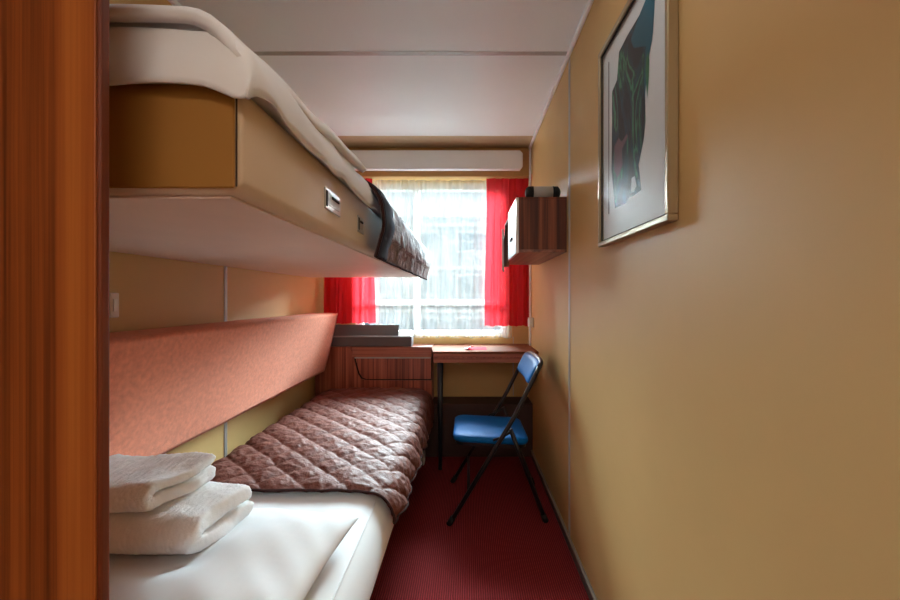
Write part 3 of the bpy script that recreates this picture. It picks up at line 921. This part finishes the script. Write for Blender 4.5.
flat_print('print_leaf', [(648.5, 52), (649.5, 60), (649, 78), (647.5, 97), (646.5, 84), (645.8, 70), (646.5, 58)], 'art_green', 0.0009)
flat_print('print_patch', [(615, 146), (619, 138), (622, 142), (627, 134), (628, 137), (622, 150), (623, 165), (618, 178), (614, 170)], 'art_pink', 0.0009)
flat_print('print_patch', [(632, 178), (635, 176), (637, 186), (634, 192), (631, 193)], 'paper', 0.0012)
obj('print_margin', prism([pic(608.5, 62), pic(609.3, 62), pic(609.3, 214), pic(608.5, 214)], 'x', AX - 0.0005, AX), 'skirting', mb)

# ------------------------------------------------------------------ switches
sw = thing('socket_box', 'small white socket box on the right wall above the desk corner', 'socket', (XR - 0.01, 2.64, 0.897))
obj('housing', box(XR - 0.030, XR - 0.0005, 2.615, 2.672, 0.864, 0.928, 0.004, 2), 'whiteplastic', sw)
obj('cover_plate', box(XR - 0.033, XR - 0.0302, 2.622, 2.665, 0.871, 0.921, 0.001, 1), 'lampwhite', sw)
s2 = thing('light_switch', 'white light switch on the yellow wall under the upper berth', 'switch', (XL, 1.16, 1.05))
obj('plate', box(XL + 0.0005, XL + 0.012, 1.142, 1.172, 1.0, 1.072, 0.003, 2), 'whiteplastic', s2)
obj('rocker', box(XL + 0.0121, XL + 0.016, 1.149, 1.162, 1.018, 1.054, 0.001, 1), 'lampwhite', s2)

# ------------------------------------------------------------------ folding chair
chr_ = thing('folding_chair', 'black tube folding chair with blue vinyl seat and backrest beside the wall', 'chair', (0.13, 2.075, 0))
yn, yf = 1.865, 2.295
lx = lambda z: -0.083 + 0.606 * z if z < 0.5 else 0.22 + 0.5 * (z - 0.5)
R = 0.0105
for y in (yn, yf):
    z_list = [0.012, 0.25, 0.45, 0.52, 0.60, 0.70, 0.735]
    fr = obj('front_leg', tube([(lx(z), y, z) for z in z_list], R, 12), 'black_metal', chr_, smooth=True)
    obj('foot', tube([(lx(0.0) - 0.002, y, 0.0005), (lx(0.03), y, 0.034)], 0.0135, 12), 'rubber', fr, smooth=True)
# top loop joining both uprights behind the backrest
pts = []
for k in range(13):
    a = k / 12
    y = yn + (yf - yn) * a
    b = 1 - abs(2 * a - 1) ** 6
    pts.append((0.337 + 0.022 * b, y, 0.735 + 0.020 * b))
obj('back_rail', tube(pts, R, 12), 'black_metal', chr_, smooth=True)
for y in (yn + 0.026, yf - 0.026):
    rl = obj('rear_leg', tube([(0.205, y, 0.437), (0.25, y, 0.32), (0.368, y, 0.012)], R, 12), 'black_metal', chr_, smooth=True)
    obj('foot', tube([(0.3725, y, 0.0005), (0.36, y, 0.034)], 0.0135, 12), 'rubber', rl, smooth=True)
    obj('hinge_link', tube([(0.122, y - 0.013 if y < 2.1 else y + 0.013, 0.388), (0.155, y - 0.012 if y < 2.1 else y + 0.012, 0.400), (0.207, y - 0.012 if y < 2.1 else y + 0.012, 0.428)], 0.006, 8), 'black_metal', chr_, smooth=True)
obj('cross_bar', tube([(lx(0.15), yn, 0.15), (lx(0.15), yf, 0.15)], 0.007, 10), 'black_metal', chr_, smooth=True)
obj('cross_bar', tube([(0.317, yn + 0.026, 0.145), (0.317, yf - 0.026, 0.145)], 0.007, 10), 'black_metal', chr_, smooth=True)
# seat
def rounded_rect(x0, x1, y0, y1, r, n=7):
    P = []
    for (cx, cy, a0) in ((x1 - r, y1 - r, 0), (x0 + r, y1 - r, 90), (x0 + r, y0 + r, 180), (x1 - r, y0 + r, 270)):
        for k in range(n + 1):
            a = math.radians(a0 + 90 * k / n)
            P.append((cx + r * math.cos(a), cy + r * math.sin(a)))
    return P
def pad(outline, z0, th, crown, rings=((1.0, 0.0), (1.012, 0.35), (1.0, 0.7), (0.965, 0.9), (0.9, 1.0))):
    bm = bmesh.new()
    cx = sum(p[0] for p in outline) / len(outline); cy = sum(p[1] for p in outline) / len(outline)
    prev = None
    n = len(outline)
    levels = list(rings) + [(0.7, 1.0 + crown * 0.6), (0.4, 1.0 + crown * 0.9), (0.12, 1.0 + crown)]
    for s, h in levels:
        cur = [bm.verts.new((cx + (x - cx) * s, cy + (y - cy) * s, z0 + th * h)) for x, y in outline]
        if prev:
            for k in range(n):
                bm.faces.new((prev[k], prev[(k + 1) % n], cur[(k + 1) % n], cur[k]))
        else:
            bm.faces.new(cur[::-1])
        prev = cur
    bm.faces.new(prev)
    return bm
oln = rounded_rect(-0.066, 0.296, yn + 0.034, yf - 0.034, 0.055)
tilt = lambda bm: [setattr(v.co, 'z', v.co.z - 0.05 * (v.co.x - 0.11)) for v in bm.verts]
sb_ = pad(oln, 0.366, 0.030, 0.12); tilt(sb_)
obj('seat', sb_, 'blue', chr_, smooth=True)
ol2 = rounded_rect(-0.058, 0.288, yn + 0.040, yf - 0.040, 0.05)
sp_ = prism(ol2, 'z', 0.348, 0.3655); tilt(sp_)
obj('seat_pan', sp_, 'black_metal', chr_)
# backrest: curved pad between the uprights, facing the bed
def back_fn(side):
    def f(u, v):
        a = 2 * u - 1; b = 2 * v - 1
        y = (yn + yf) / 2 + a * (yf - yn) / 2 * 0.985
        ht = 0.058 * (1 - 0.22 * abs(a) ** 4)
        z = 0.700 + b * ht
        e = max(0, (1 - abs(a) ** 8) * (1 - abs(b) ** 5)) ** 0.5
        x = lx(z) + 0.020 * (1 - a * a) - 0.004
        x += (-0.024 if side < 0 else 0.008) * e
        return (x, y, z)
    return f
bm = bmesh.new()
n1, n2 = 36, 16
F, Bk = back_fn(-1), back_fn(1)
tv = [[bm.verts.new(F(i / n1, j / n2)) for j in range(n2 + 1)] for i in range(n1 + 1)]
bv = [[(tv[i][j] if i in (0, n1) or j in (0, n2) else bm.verts.new(Bk(i / n1, j / n2))) for j in range(n2 + 1)] for i in range(n1 + 1)]
for i in range(n1):
    for j in range(n2):
        bm.faces.new((tv[i][j], tv[i + 1][j], tv[i + 1][j + 1], tv[i][j + 1]))
        try: bm.faces.new((bv[i][j], bv[i][j + 1], bv[i + 1][j + 1], bv[i + 1][j]))
        except ValueError: pass
obj('backrest', bm, 'blue', chr_, smooth=True)

# ------------------------------------------------------------------ outside the window
struct('ground_outside', box(-14, 14, YB + 0.6, 30, -1.1, -1.0), 'ground')
bl = thing('building', 'pale building with rows of blue grey windows seen through the sheer curtain', 'building', (0, 14, -1.0))
obj('wall', box(-12, 10, 14, 17, -1.0, 3.9), 'facade', bl)
for r in range(3):
    obj('ledge', box(-12, 10, 13.9, 13.999, 0.55 + r * 1.5, 0.67 + r * 1.5), 'whiteplastic', bl)
    for c in range(12):
        x = -10.6 + c * 1.7
        w_ = obj('window', box(x, x + 1.15, 13.96, 13.999, -0.35 + r * 1.5, 0.40 + r * 1.5), 'whiteplastic', bl)
        obj('pane', box(x + 0.08, x + 1.07, 13.94, 13.959, -0.28 + r * 1.5, 0.33 + r * 1.5), 'facade_glass', w_)
